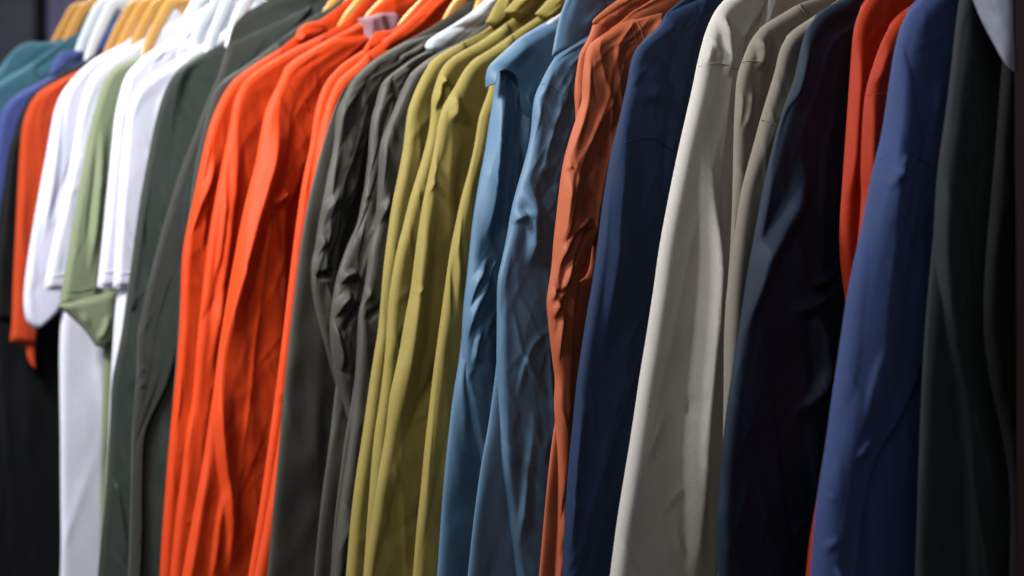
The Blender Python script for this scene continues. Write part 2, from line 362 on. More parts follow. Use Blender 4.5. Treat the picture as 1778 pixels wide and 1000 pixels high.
g('beige', 1230, 'beige', 'jacket', 'jacket', 'light beige jacket with a long smooth sleeve, palest of the near jackets',
  T=0.011, edge=[(1340, -70), (1300, -40), (1270, -8), (1250, 6), (1238, 24), (1228, 46), (1220, 70), (1210, 111), (1202, 152), (1192, 192), (1178, 250), (1164, 312), (1152, 370), (1140, 430), (1132, 488), (1124, 538), (1115, 594), (1105, 650), (1096, 710), (1086, 772), (1076, 832), (1064, 905), (1052, 1000)],
  right=[(1330, -40), (1318, 20), (1290, 60), (1276, 110), (1273, 200), (1272, 300), (1271, 400), (1265, 480), (1256, 522), (1259, 590), (1256, 680), (1250, 750), (1243, 840), (1238, 900), (1232, 1000)],
  body=[(1260, 120), (1262, 400), (1252, 700), (1240, 1000)],
  folds=[(23, 26, 24, [(1254, 230), (1248, 330), (1249, 400), (1250, 474), (1242, 570), (1234, 650), (1226, 730), (1222, 800), (1224, 880), (1226, 940), (1222, 1050)]),
         (9, 14, 9, [(1262, 20), (1266, 60), (1270, 110), (1272, 140)]), (4, 10, 14, [(1236, 60), (1232, 90), (1226, 118)]),
         (-5, 12, 8, [(1200, 680), (1194, 700), (1192, 730)]), (3, 8, 8, [(1240, 70), (1250, 95), (1262, 104)])],
  seams=[[(1209, 118), (1225, 112), (1245, 110), (1272, 122)]], collar=([(1322, -50), (1314, 10), (1311, 50), (1296, 92)], [(1356, -50), (1348, 10), (1343, 36), (1318, 74)]), auto=(5, .0015, .02, .2), xo=[0, 0, .003, .005, .005])
g('navy', 1105, 'navy', 'jacket', 'jacket', 'deep navy jacket between the rust jackets and the beige jacket',
  T=0.009, edge=[(1230, -40), (1190, -2), (1172, 12), (1157, 24), (1148, 44), (1129, 61), (1109, 78), (1099, 94), (1093, 114), (1089, 142), (1081, 177), (1073, 215), (1062, 255), (1052, 310), (1043, 370), (1036, 430), (1028, 490), (1018, 545), (1008, 610), (1000, 665), (992, 750), (986, 805), (980, 900), (976, 1000)],
  right=[(1230, -10), (1200, 60), (1190, 140), (1170, 260), (1150, 400), (1130, 520), (1115, 650), (1090, 800), (1060, 1000)],
  folds=[(5, 26, 30, [(1122, 110), (1140, 150), (1158, 185)]), (-4, 14, 16, [(1140, 110), (1156, 140), (1172, 170)]), (3, 20, 26, [(1110, 180), (1128, 168), (1150, 172)]),
         (7, 18, 22, [(1100, 200), (1082, 320), (1070, 460), (1050, 640)]), (8, 14, 16, [(1022, 690), (1004, 760), (996, 860), (990, 980)])],
  seams=[[(1147, 46), (1160, 70), (1176, 110), (1192, 158)], [(1078, 250), (1104, 240), (1135, 240), (1165, 262)]], auto=(8, .003, .016, .16))
g('rust_b', 1020, 'rust', 'jacket', 'jacket', 'rust brown jacket with crumpled sleeve beside the navy jacket',
  [(1180, -20), (1140, -4), (1112, 14), (1099, 20), (1078, 40), (1053, 56), (1035, 68), (1023, 78), (1016, 92), (1013, 114), (1010, 142), (1010, 175), (1002, 200), (994, 222), (986, 248), (976, 286), (970, 330), (966, 370), (960, 422), (958, 458), (952, 498), (948, 526), (952, 560), (955, 592), (960, 632), (964, 660), (961, 700), (964, 740), (966, 790), (967, 840), (966, 890), (963, 960), (960, 1010)],
  right=[(1150, 20), (1110, 100), (1085, 200), (1064, 290), (1048, 370), (1026, 420), (1012, 452), (1002, 480), (996, 520), (992, 580), (990, 640), (988, 700), (985, 770), (981, 840), (979, 890), (976, 960), (973, 1010)],
  body=[(1060, 100), (1046, 250), (1040, 340), (1030, 430), (1024, 480), (998, 492), (985, 560), (970, 700), (957, 790), (948, 880), (938, 1000)],
  folds=[(10, 12, 20, [(1022, 90), (1020, 150), (1012, 200), (1000, 240), (992, 280)]), (10, 14, 20, [(1000, 300), (990, 340), (984, 400), (978, 440)]),
         (8, 8, 10, [(1042, 370), (1020, 385), (1000, 402), (986, 425), (974, 470)]), (8, 7, 10, [(1036, 400), (1014, 414), (998, 440), (986, 490), (978, 530)]),
         (-8, 8, 8, [(1030, 392), (1006, 410), (990, 440)]), (8, 7, 9, [(974, 500), (964, 515), (952, 530)]), (7, 6, 8, [(978, 520), (968, 545), (958, 556)]),
         (7, 6, 8, [(972, 560), (962, 575), (958, 600)]), (6, 6, 7, [(984, 530), (976, 580), (974, 640)]), (6, 5, 7, [(976, 655), (972, 700), (972, 740)]),
         (7, 6, 7, [(980, 750), (973, 762), (967, 770)]), (5, 6, 7, [(972, 790), (972, 820), (974, 860)]), (5, 6, 8, [(982, 284), (990, 290), (1000, 288)]), (-6, 6, 6, [(976, 500), (968, 508), (958, 512)])],
  seams=[[(1098, 22), (1106, 44), (1110, 70)], [(1090, 46), (1098, 70), (1102, 92)]], auto=(20, .004, .007, .05))
g('rust_a', 1003, 'rust', 'jacket', 'jacket', 'rust brown jacket with folded collar, just behind its rust twin',
  [(1150, -40), (1110, -14), (1081, 0), (1055, 18), (1036, 32), (1028, 44), (1023, 63), (1013, 81), (1005, 94), (1002, 116), (999, 134), (997, 157), (997, 172), (1000, 210), (990, 260), (984, 330), (976, 440), (970, 560), (975, 700), (975, 1000)],
  folds=[(5, 5, 7, [(1014, 90), (1006, 130), (1004, 170)])], collar=([(1090, -14), (1052, 14), (1026, 36), (1026, 42)], [(1120, 0), (1084, 26), (1050, 52), (1042, 56)]))
g('steel_b', 943, 'steel', 'jacket', 'jacket', 'steel blue jacket with high hood and kinked elbow beside the rust jackets',
  T=0.009, edge=[(1100, 20), (1060, 40), (1022, 56), (995, 73), (977, 86), (962, 101), (949, 122), (939, 142), (928, 165), (924, 190), (921, 235), (912, 275), (900, 315), (887, 362), (878, 418), (868, 462), (862, 490), (862, 560), (861, 640), (863, 700), (865, 770), (868, 812), (877, 864), (885, 940), (893, 1010)],
  right=[(1090, 50), (1040, 90), (1010, 160), (992, 240), (975, 330), (962, 430), (955, 520), (958, 620), (962, 680), (960, 780), (955, 870), (945, 1010)],
  body=[(950, 150), (925, 240), (905, 330), (880, 480), (862, 650), (850, 740), (838, 800), (828, 872), (820, 940), (814, 1000)],
  folds=[(12, 14, 14, [(944, 160), (940, 200), (928, 245), (918, 290)]), (12, 16, 22, [(918, 322), (928, 350), (933, 376), (932, 420), (930, 470)]), (8, 10, 14, [(890, 386), (908, 378), (930, 376)]),
         (7, 14, 18, [(960, 105), (948, 140), (940, 175)]), (3, 8, 12, [(972, 560), (925, 590), (905, 640), (900, 700)]), (3, 8, 12, [(905, 610), (926, 660), (958, 690)]),
         (-6, 12, 12, [(936, 300), (950, 320), (962, 330)]), (5, 12, 18, [(930, 690), (925, 760), (915, 860), (905, 960)]), (-6, 16, 20, [(990, 160), (965, 220), (945, 300)])],
  seams=[[(940, 144), (955, 150), (968, 162), (976, 178)]],
  collar=([(1010, -60), (985, 0), (974, 30), (966, 66), (961, 98)], [(1075, -60), (1062, 0), (1040, 40), (1022, 60), (1000, 84)]))
g('steel_a', 858, 'steel', 'jacket', 'jacket', 'light steel blue jacket with a loose cape flap over the shoulder',
  [(1010, 0), (976, 24), (937, 46), (921, 55), (901, 68), (881, 86), (868, 100), (862, 125), (858, 160), (850, 205), (842, 260), (828, 330), (818, 398), (811, 474), (804, 530), (801, 590), (800, 660), (807, 700), (816, 742), (832, 806), (840, 850)],
  right=[(990, 30), (950, 90), (925, 160), (916, 240), (900, 320), (884, 390), (872, 460), (862, 540), (858, 640), (856, 700), (852, 760), (848, 810), (844, 850)],
  body=[(860, 160), (838, 330), (815, 480), (800, 620), (789, 680), (780, 760), (772, 840), (766, 920), (761, 1000)],
  folds=[(12, 20, 24, [(880, 120), (874, 200), (866, 290), (858, 380), (850, 440)]), (9, 8, 10, [(858, 440), (836, 480), (820, 520), (810, 580)]), (8, 8, 10, [(862, 470), (846, 500), (826, 540), (812, 600)]),
         (6, 6, 8, [(866, 140), (858, 200), (850, 250)]), (8, 8, 10, [(806, 600), (812, 690), (822, 745), (836, 800)]), (-10, 14, 14, [(902, 150), (900, 200), (892, 260)]), (5, 8, 8, [(840, 560), (830, 600), (826, 640)])],
  flap=([(958, 36), (921, 55), (901, 68), (881, 86), (861, 104), (849, 117), (845, 134), (846, 152)], [(985, 60), (960, 140), (928, 222), (906, 192), (900, 158), (890, 136), (870, 121), (855, 124), (849, 152)]),
  tagpatch=([(948, 40), (942, 50), (950, 58)], [(976, 20), (968, 44), (962, 60)]), seams=[[(812, 560), (835, 500), (855, 455)]])
g('olive_d', 838, 'olive', 'jacket', 'jacket', 'olive yellow jacket tucked directly behind the light steel blue jacket',
  [(960, 30), (900, 70), (866, 100), (852, 130), (848, 157), (840, 178), (830, 205), (824, 250), (812, 302), (800, 342), (790, 390), (780, 438), (772, 498), (764, 554), (757, 605), (751, 650), (744, 712), (736, 780), (731, 840), (723, 912), (716, 1000)],
  folds=[(9, 12, 8, [(814, 320), (806, 370), (800, 420), (802, 480), (800, 540)]), (9, 10, 12, [(770, 560), (760, 640), (748, 760), (738, 900)]), (-6, 8, 8, [(792, 400), (788, 460), (784, 560)])])
g('olive_c', 803, 'olive', 'jacket', 'jacket', 'olive yellow jacket with broad smooth sleeve, third of the four olive jackets from the left',
  [(1000, -10), (975, 4), (937, 28), (889, 61), (850, 88), (828, 100), (810, 115), (800, 130), (790, 150), (780, 165), (767, 187), (759, 218), (754, 255), (744, 302), (732, 358), (724, 410), (718, 458), (712, 506), (702, 554), (693, 610), (683, 655), (675, 690), (668, 760), (658, 812), (648, 880), (637, 950), (630, 1000)],
  folds=[(9, 10, 14, [(790, 160), (797, 185), (792, 215)]), (8, 10, 14, [(764, 230), (756, 290), (750, 340)]), (7, 20, 26, [(752, 300), (740, 420), (728, 540), (712, 660), (690, 780)]),
         (3, 6, 8, [(765, 310), (752, 325), (740, 345)]), (3, 6, 7, [(738, 500), (725, 506), (716, 512)]), (8, 9, 12, [(672, 770), (662, 830), (648, 920)])], seams=[[(870, 74), (877, 84), (882, 96)]],
  collar=([(975, -30), (940, 10), (925, 26)], [(1000, -20), (965, 16), (945, 40)]))
g('olive_b', 765, 'olive', 'jacket', 'jacket', 'olive yellow jacket with a pinched shoulder, second of the four olive jackets from the left',
  [(950, -20), (910, 20), (880, 40), (840, 70), (795, 94), (775, 107), (763, 124), (755, 147), (748, 172), (748, 200), (742, 240), (728, 290), (712, 340), (700, 390), (688, 434), (678, 490), (672, 540), (668, 620), (658, 700), (648, 760), (640, 860), (630, 1000)],
  folds=[(8, 6, 10, [(766, 120), (776, 140), (786, 150)]), (-6, 8, 8, [(772, 140), (764, 170), (758, 200)]), (9, 10, 12, [(770, 110), (768, 160), (762, 190)]), (8, 8, 10, [(700, 400), (688, 460), (680, 530)])],
  collar=([(925, -30), (890, 0), (872, 22)], [(945, -20), (930, 14), (900, 40)]))
g('olive_a', 738, 'olive', 'jacket', 'jacket', 'olive yellow jacket beside the charcoal jackets, leftmost of the four olive jackets',
  [(900, -20), (870, 20), (850, 51), (805, 73), (765, 94), (750, 106), (738, 122), (727, 142), (714, 172), (706, 197), (701, 250), (692, 298), (680, 354), (672, 410), (664, 474), (660, 530), (655, 580), (648, 620), (640, 672), (628, 760), (618, 820), (608, 900), (600, 1000)],
  folds=[(7, 7, 9, [(724, 160), (716, 200), (710, 260)]), (6, 6, 8, [(712, 210), (700, 290), (690, 360)]), (7, 8, 8, [(626, 790), (616, 850), (608, 930)])],
  collar=([(880, -30), (862, 0), (840, 40)], [(900, -10), (880, 20), (856, 52)]))
g('char_c', 705, 'charcoal', 'jacket', 'jacket', 'charcoal jacket next to the olive jackets with twisted shiny sleeve',
  [(870, 20), (830, 55), (795, 76), (754, 96), (729, 114), (709, 132), (699, 152), (686, 182), (673, 215), (658, 250), (656, 300), (652, 390), (640, 430), (636, 474), (628, 520), (621, 545), (619, 610), (616, 650), (612, 700), (604, 770), (592, 850), (580, 940), (576, 1000)],
  body=[(700, 170), (670, 300), (645, 450), (625, 600), (612, 700), (600, 760), (592, 824), (580, 920), (576, 1000)],
  folds=[(9, 7, 9, [(680, 230), (672, 290), (664, 360), (656, 410)]), (9, 7, 8, [(690, 330), (672, 370), (656, 400), (650, 440)]), (12, 9, 14, [(660, 500), (642, 515), (622, 540)]), (7, 6, 7, [(660, 250), (660, 320), (652, 380)]), (-8, 10, 8, [(662, 530), (648, 540), (630, 556)]), (6, 5, 6, [(617, 640), (620, 690), (616, 720)])], auto=(16, .004, .008, .07))
g('char_b', 663, 'charcoal', 'jacket', 'jacket', 'charcoal jacket with pale hood lining, middle of the three charcoal jackets',
  [(840, 20), (800, 50), (760, 80), (720, 100), (701, 114), (675, 133), (661, 148), (656, 172), (645, 198), (640, 240), (638, 300), (628, 346), (620, 390), (604, 422), (592, 454), (582, 486), (575, 530), (571, 562), (573, 600), (580, 650), (592, 700), (606, 745)],
  right=[(830, 50), (760, 120), (710, 180), (680, 250), (665, 330), (650, 430), (640, 500), (635, 560), (625, 620), (618, 680), (610, 745)],
  body=[(650, 200), (625, 400), (600, 560), (584, 672), (572, 780), (560, 860), (550, 960), (547, 1000)],
  folds=[(10, 8, 12, [(664, 150), (660, 180), (650, 215), (656, 240)]), (10, 7, 9, [(656, 262), (640, 300), (630, 350), (626, 400)]), (8, 6, 8, [(650, 330), (640, 346), (630, 360)]),
         (12, 10, 14, [(632, 470), (612, 476), (590, 486)]), (13, 10, 14, [(620, 500), (600, 530), (580, 548), (572, 560)]), (8, 6, 8, [(640, 300), (622, 400), (600, 440), (584, 490)]),
         (-8, 8, 8, [(622, 520), (604, 548), (590, 580)]), (8, 6, 8, [(584, 555), (596, 600), (604, 650)]), (6, 5, 6, [(574, 600), (590, 670), (606, 740)])],
  auto=(16, .004, .008, .07), collar=([(850, -10), (815, 24), (780, 46), (740, 70), (734, 84)], [(866, 12), (840, 45), (800, 74), (768, 98), (742, 92)]), collar_mat='lining', cord=[(735, 82), (722, 92), (706, 98), (697, 104)])
g('char_a', 612, 'charcoal', 'jacket', 'jacket', 'charcoal jacket next to the orange ones with a rumpled elbow',
  [(790, 20), (747, 51), (704, 73), (653, 101), (628, 122), (608, 142), (596, 167), (584, 190), (580, 220), (576, 262), (564, 310), (556, 350), (550, 390), (546, 425), (538, 456), (537, 480), (539, 510), (548, 562), (560, 610), (574, 655), (594, 715), (620, 770)],
  right=[(780, 50), (700, 110), (650, 180), (630, 260), (618, 330), (600, 380), (590, 420), (584, 460), (578, 500), (574, 540), (578, 600), (588, 660), (604, 715), (624, 770)],
  body=[(590, 170), (575, 208), (560, 256), (538, 338), (522, 430), (510, 530), (502, 600), (492, 700), (484, 800), (474, 900), (466, 1000)],
  folds=[(9, 7, 10, [(590, 240), (574, 290), (562, 340), (552, 400)]), (12, 8, 14, [(580, 412), (560, 424), (540, 460)]), (7, 10, 16, [(600, 320), (584, 350), (560, 378), (548, 402)]),
         (-10, 10, 12, [(578, 470), (556, 476), (540, 480)]), (7, 5, 6, [(538, 480), (546, 545), (558, 600), (576, 655)]), (8, 10, 14, [(606, 150), (592, 190), (582, 230)])], auto=(14, .004, .008, .07))
g('or_e', 577, 'orange', 'jacket', 'jacket', 'orange jacket pressed against the charcoal jackets',
  [(760, -10), (735, 20), (700, 50), (640, 92), (618, 114), (592, 134), (577, 153), (567, 177), (557, 212), (549, 250), (540, 310), (528, 400), (514, 520), (500, 640), (480, 780), (460, 900), (440, 1000)],
  folds=[(6, 5, 6, [(580, 155), (570, 190), (560, 240)])], collar=([(755, -10), (735, 8), (705, 40), (660, 72)], [(780, -10), (765, 12), (735, 50), (664, 88)]))
g('or_d', 562, 'orange', 'jacket', 'jacket', 'orange jacket between the wide orange sleeve and the pressed-in orange jacket',
  [(740, -10), (700, 40), (660, 70), (628, 90), (602, 106), (577, 127), (562, 148), (554, 167), (547, 192), (542, 223), (538, 255), (525, 310), (512, 400), (500, 500), (488, 600), (470, 740), (450, 880), (430, 1000)],
  folds=[(7, 8, 8, [(548, 240), (538, 300), (528, 360)]), (-6, 8, 8, [(508, 340), (502, 420), (496, 500)])], collar=([(650, 56), (632, 80), (628, 92)], [(690, 52), (672, 80), (640, 94)]))
g('or_c', 487, 'orange', 'jacket', 'jacket', 'bright orange jacket with a wide gathered sleeve and open collar',
  [(660, 5), (628, 40), (577, 66), (526, 94), (501, 111), (488, 127), (480, 147), (466, 172), (455, 198), (447, 240), (440, 280), (430, 316), (416, 370), (400, 450), (385, 530), (372, 605), (364, 672), (356, 720), (344, 800), (329, 880), (316, 948), (307, 1000)],
  seams=[[(482, 146), (500, 150), (518, 168), (530, 190)]],
  right=[(650, 60), (600, 100), (560, 180), (530, 270), (505, 340), (492, 360), (488, 420), (490, 480), (486, 560), (478, 640), (476, 700), (466, 760), (455, 840), (440, 920), (420, 1010)],
  folds=[(14, 24, 30, [(506, 130), (494, 200), (486, 270), (468, 330), (450, 390), (434, 450), (416, 530), (404, 600), (398, 640)]), (8, 10, 12, [(472, 170), (458, 230), (440, 300)]),
         (11, 16, 26, [(404, 615), (392, 670), (390, 730), (396, 800), (406, 870), (410, 950), (404, 1020)]), (9, 10, 12, [(380, 600), (368, 680), (352, 780), (336, 870), (318, 950)]),
         (5, 10, 16, [(404, 820), (384, 900), (368, 1050)]), (4, 12, 20, [(370, 780), (350, 880), (330, 1050)]), (8, 8, 12, [(510, 330), (492, 348), (478, 352)]),
         (-9, 10, 8, [(500, 350), (496, 400), (498, 470)])],
  collar=([(618, 34), (625, 45), (632, 70), (636, 100)], [(655, 24), (690, 22), (690, 50), (645, 88)]), collar_mat='mauve', xo=[0, .005, .008, .01, .01])
g('or_b', 412, 'orange', 'jacket', 'jacket', 'orange jacket with narrow rippled sleeve, second of the orange jackets from the left',
  [(640, 10), (600, 40), (562, 61), (501, 89), (450, 120), (425, 139), (413, 157), (404, 180), (399, 215), (392, 250), (384, 290), (374, 340), (365, 390), (357, 450), (349, 522), (341, 590), (337, 650), (332, 700), (322, 750), (315, 820), (304, 900), (294, 1000)],
  folds=[(9, 14, 16, [(424, 180), (420, 260), (410, 350), (400, 440), (386, 560), (368, 680)]), (7, 7, 8, [(402, 300), (392, 400), (380, 500)]), (8, 8, 8, [(340, 670), (328, 760), (312, 880)]), (6, 6, 7, [(350, 640), (340, 720), (326, 820)])])
g('or_a', 388, 'orange', 'jacket', 'jacket', 'orange jacket with upright collar, leftmost of the five orange jackets',
  [(600, 5), (560, 34), (530, 52), (511, 66), (490, 84), (451, 106), (418, 129), (396, 149), (381, 175), (370, 200), (362, 223), (354, 255), (344, 302), (332, 362), (321, 410), (316, 440), (314, 490), (312, 554), (309, 600), (306, 640), (300, 700), (292, 780), (286, 860), (280, 940), (277, 1000)],
  folds=[(10, 8, 14, [(384, 260), (372, 310), (354, 350), (336, 395), (320, 435)]), (7, 7, 8, [(372, 210), (366, 260), (352, 330)]), (8, 8, 10, [(320, 440), (318, 520), (314, 600)]), (-8, 8, 10, [(366, 350), (358, 390), (352, 440)]), (7, 7, 8, [(316, 620), (318, 680), (306, 760)])],
  collar=([(552, 38), (530, 40), (515, 52), (508, 70)], [(562, 48), (560, 56), (552, 62), (520, 78)]))
g('dark_c', 372, 'umber', 'jacket', 'jacket', 'dark jacket with a pale green shoulder edge under the leftmost orange jacket',
  [(620, -10), (577, 13), (539, 30), (480, 75), (430, 113), (400, 131), (378, 148), (367, 172), (356, 212), (345, 255), (336, 310), (328, 370), (318, 450), (310, 560), (300, 700), (290, 850), (280, 1000)],
  folds=[(5, 5, 6, [(362, 210), (352, 260), (340, 330)])])
g('dark_b', 337, 'umber', 'jacket', 'jacket', 'dark brown jacket with pale green edge and high hood beside the orange jackets',
  [(520, -30), (460, 4), (430, 20), (415, 30), (404, 46), (397, 76), (388, 106), (380, 130), (365, 162), (349, 203), (337, 235), (326, 262), (312, 298), (296, 350), (280, 402), (268, 450), (256, 498), (244, 550), (237, 590), (238, 630), (234, 690), (230, 730), (229, 770), (227, 880), (224, 1000)],
  right=[(540, 10), (480, 80), (430, 200), (390, 300), (350, 400), (320, 500), (305, 600), (285, 670), (262, 708), (246, 740), (241, 790), (240, 900), (236, 1000)],
  body=[(370, 180), (320, 330), (275, 520), (245, 700), (232, 800), (228, 880), (225, 1000)],
  folds=[(7, 8, 14, [(300, 350), (284, 410), (262, 500), (250, 560), (246, 620)]), (7, 6, 8, [(252, 600), (248, 640), (242, 690)]), (5, 5, 6, [(256, 630), (248, 650), (240, 660)]), (5, 5, 6, [(256, 660), (246, 676), (238, 684)])])
g('forest', 297, 'forest', 'jacket', 'jacket', 'dark green jacket between the white t-shirts and the brown jacket',
  [(440, 40), (400, 64), (380, 78), (329, 106), (306, 122), (291, 144), (278, 177), (268, 215), (260, 255), (245, 330), (236, 390), (228, 450), (220, 510), (212, 570), (202, 620), (193, 660), (191, 720), (187, 792), (184, 850), (174, 940), (169, 1000)],
  folds=[(7, 8, 12, [(274, 240), (258, 330), (244, 430), (230, 530), (216, 610)]), (8, 8, 12, [(204, 640), (198, 700), (194, 780)]), (5, 5, 6, [(192, 800), (208, 860), (220, 930), (224, 990)])])
g('white_c', 233, 'white', 't_shirt', 't-shirt', 'white t-shirt directly beside the dark green jacket, wide neckline',
  [(430, 20), (390, 56), (360, 74), (329, 89), (278, 122), (242, 147), (227, 170), (219, 203), (212, 260), (206, 340), (200, 420), (196, 500)],
  sleeve_end=True, body=[(250, 180), (232, 400), (215, 500), (205, 560), (200, 700), (190, 1000)], hem=True, auto=(5, .002, .012, .12))
g('white_b', 214, 'white', 't_shirt', 't-shirt', 'white t-shirt with double stitched sleeve hem beside the sage t-shirt',
  [(350, 10), (304, 63), (275, 82), (253, 96), (230, 118), (215, 137), (207, 165), (199, 200), (194, 250), (184, 350), (176, 430), (168, 499)],
  right=[(350, 60), (310, 110), (280, 180), (262, 250), (245, 330), (235, 420), (226, 499)], sleeve_end=True,
  body=[(230, 180), (220, 400), (205, 500), (198, 580), (192, 700), (180, 1000)], hem=True, folds=[(5, 12, 16, [(240, 180), (226, 300), (214, 460)])], auto=(5, .002, .012, .12))
g('sage', 187, 'sage', 't_shirt', 't-shirt', 'sage green t-shirt with drooping sleeve between white t-shirts',
  [(330, 60), (290, 80), (235, 101), (203, 114), (187, 128), (177, 147), (167, 177), (157, 215), (148, 258), (136, 330), (124, 398), (116, 450), (106, 506), (102, 531)],
  right=[(330, 90), (280, 150), (240, 200), (220, 260), (196, 330), (182, 400), (172, 460), (166, 506), (160, 528)], sleeve_end=True,
  body=[(200, 180), (180, 380), (176, 520), (182, 600), (178, 700), (176, 800), (175, 900), (174, 1000)], hem=True,
  folds=[(7, 12, 12, [(186, 200), (180, 300), (172, 400), (162, 490)]), (-4, 10, 10, [(172, 240), (160, 340), (148, 440)])], auto=(5, .002, .012, .12),
  under=([(106, 530), (124, 545), (148, 566), (162, 585), (172, 600)], [(204, 505), (210, 530), (208, 560), (204, 590), (186, 604)]))
g('white_a2', 140, 'white', 't_shirt', 't-shirt', 'white t-shirt behind the sage t-shirt, its narrow sleeve hem showing',
  [(300, 40), (253, 66), (215, 90), (180, 110), (158, 132), (146, 158), (137, 190), (128, 250), (110, 340), (94, 410), (82, 460), (76, 503)],
  sleeve_end=True, body=[(160, 200), (140, 400), (112, 540), (106, 600), (106, 800), (108, 1000)], hem=True, auto=(5, .002, .012, .12))
g('white_a', 108, 'white', 't_shirt', 't-shirt', 'white t-shirt with long rounded sleeve beside the lone far orange shirt, leftmost white one',
  [(290, 20), (253, 50), (202, 84), (165, 101), (139, 124), (110, 155), (99, 177), (91, 203), (82, 258), (68, 330), (56, 398), (46, 458), (39, 520), (43, 556), (58, 570)],
  right=[(280, 60), (230, 110), (190, 170), (170, 250), (150, 330), (130, 400), (115, 460), (112, 500), (104, 535), (84, 556), (66, 570)], sleeve_end=True,
  body=[(150, 200), (130, 380), (108, 530), (104, 600), (105, 700), (107, 800), (108, 1000)], folds=[(4, 10, 14, [(112, 190), (98, 300), (78, 440)])], auto=(5, .002, .012, .12))
g('or_far', 60, 'dull_orange', 'shirt', 'shirt', 'lone orange shirt hanging at the far left between black and white shirts',
  [(230, 60), (190, 95), (152, 116), (114, 134), (76, 154), (56, 172), (46, 192), (38, 218), (34, 258), (30, 330), (26, 410), (22, 490), (20, 562), (16, 592)],
  right=[(230, 90), (180, 140), (140, 200), (110, 300), (90, 400), (76, 480), (66, 540), (62, 582), (60, 602)], sleeve_end=True,
  body=[(80, 220), (62, 400), (50, 520), (44, 602), (52, 632), (62, 640)], body_stop=True, auto=(6, .003, .012, .1))
g('ebony', 38, 'coal', 'shirt', 'shirt', 'near-black shirt with a grey-green edge tucked between the indigo and orange shirts',
  [(200, 70), (150, 105), (100, 132), (72, 150), (48, 172), (34, 203), (26, 228), (14, 262), (4, 340), (-8, 450), (-14, 556)], sleeve_end=True,
  body=[(20, 240), (-10, 450), (-20, 600), (-20, 1000)], auto=(6, .003, .012, .1))
g('indigo', 14, 'indigo', 'shirt', 'shirt', 'indigo blue shirt with folded collar at the far left',
  [(200, 40), (178, 62), (165, 81), (137, 101), (101, 127), (51, 152), (25, 167), (10, 182), (0, 200), (-8, 240), (-16, 330), (-26, 440), (-32, 556)], sleeve_end=True,
  body=[(20, 240), (0, 450), (-10, 600), (-10, 1000)], auto=(6, .003, .012, .1), collar=([(138, 88), (112, 90), (100, 94), (90, 112), (84, 128)], [(142, 94), (128, 104), (112, 114), (98, 126), (88, 132)]))
g('teal_b', -22, 'teal', 'shirt', 'shirt', 'teal shirt beside the indigo shirt',
  [(200, 34), (160, 46), (142, 54), (120, 64), (86, 89), (58, 109), (25, 127), (0, 142), (-30, 165), (-48, 210), (-60, 400), (-70, 556)], sleeve_end=True, body=[(-20, 240), (-40, 600), (-40, 1000)], auto=(6, .003, .012, .1))
g('teal_a', -62, 'teal', 'shirt', 'shirt', 'grey-teal shirt with a rounded shoulder against the grey partition, farthest on the rail',
  [(90, 74), (73, 74), (50, 73), (30, 82), (13, 100), (0, 119), (-30, 150), (-70, 170), (-90, 230), (-100, 400), (-110, 556)], sleeve_end=True, body=[(-60, 240), (-80, 600), (-80, 1000)], auto=(6, .003, .012, .1))

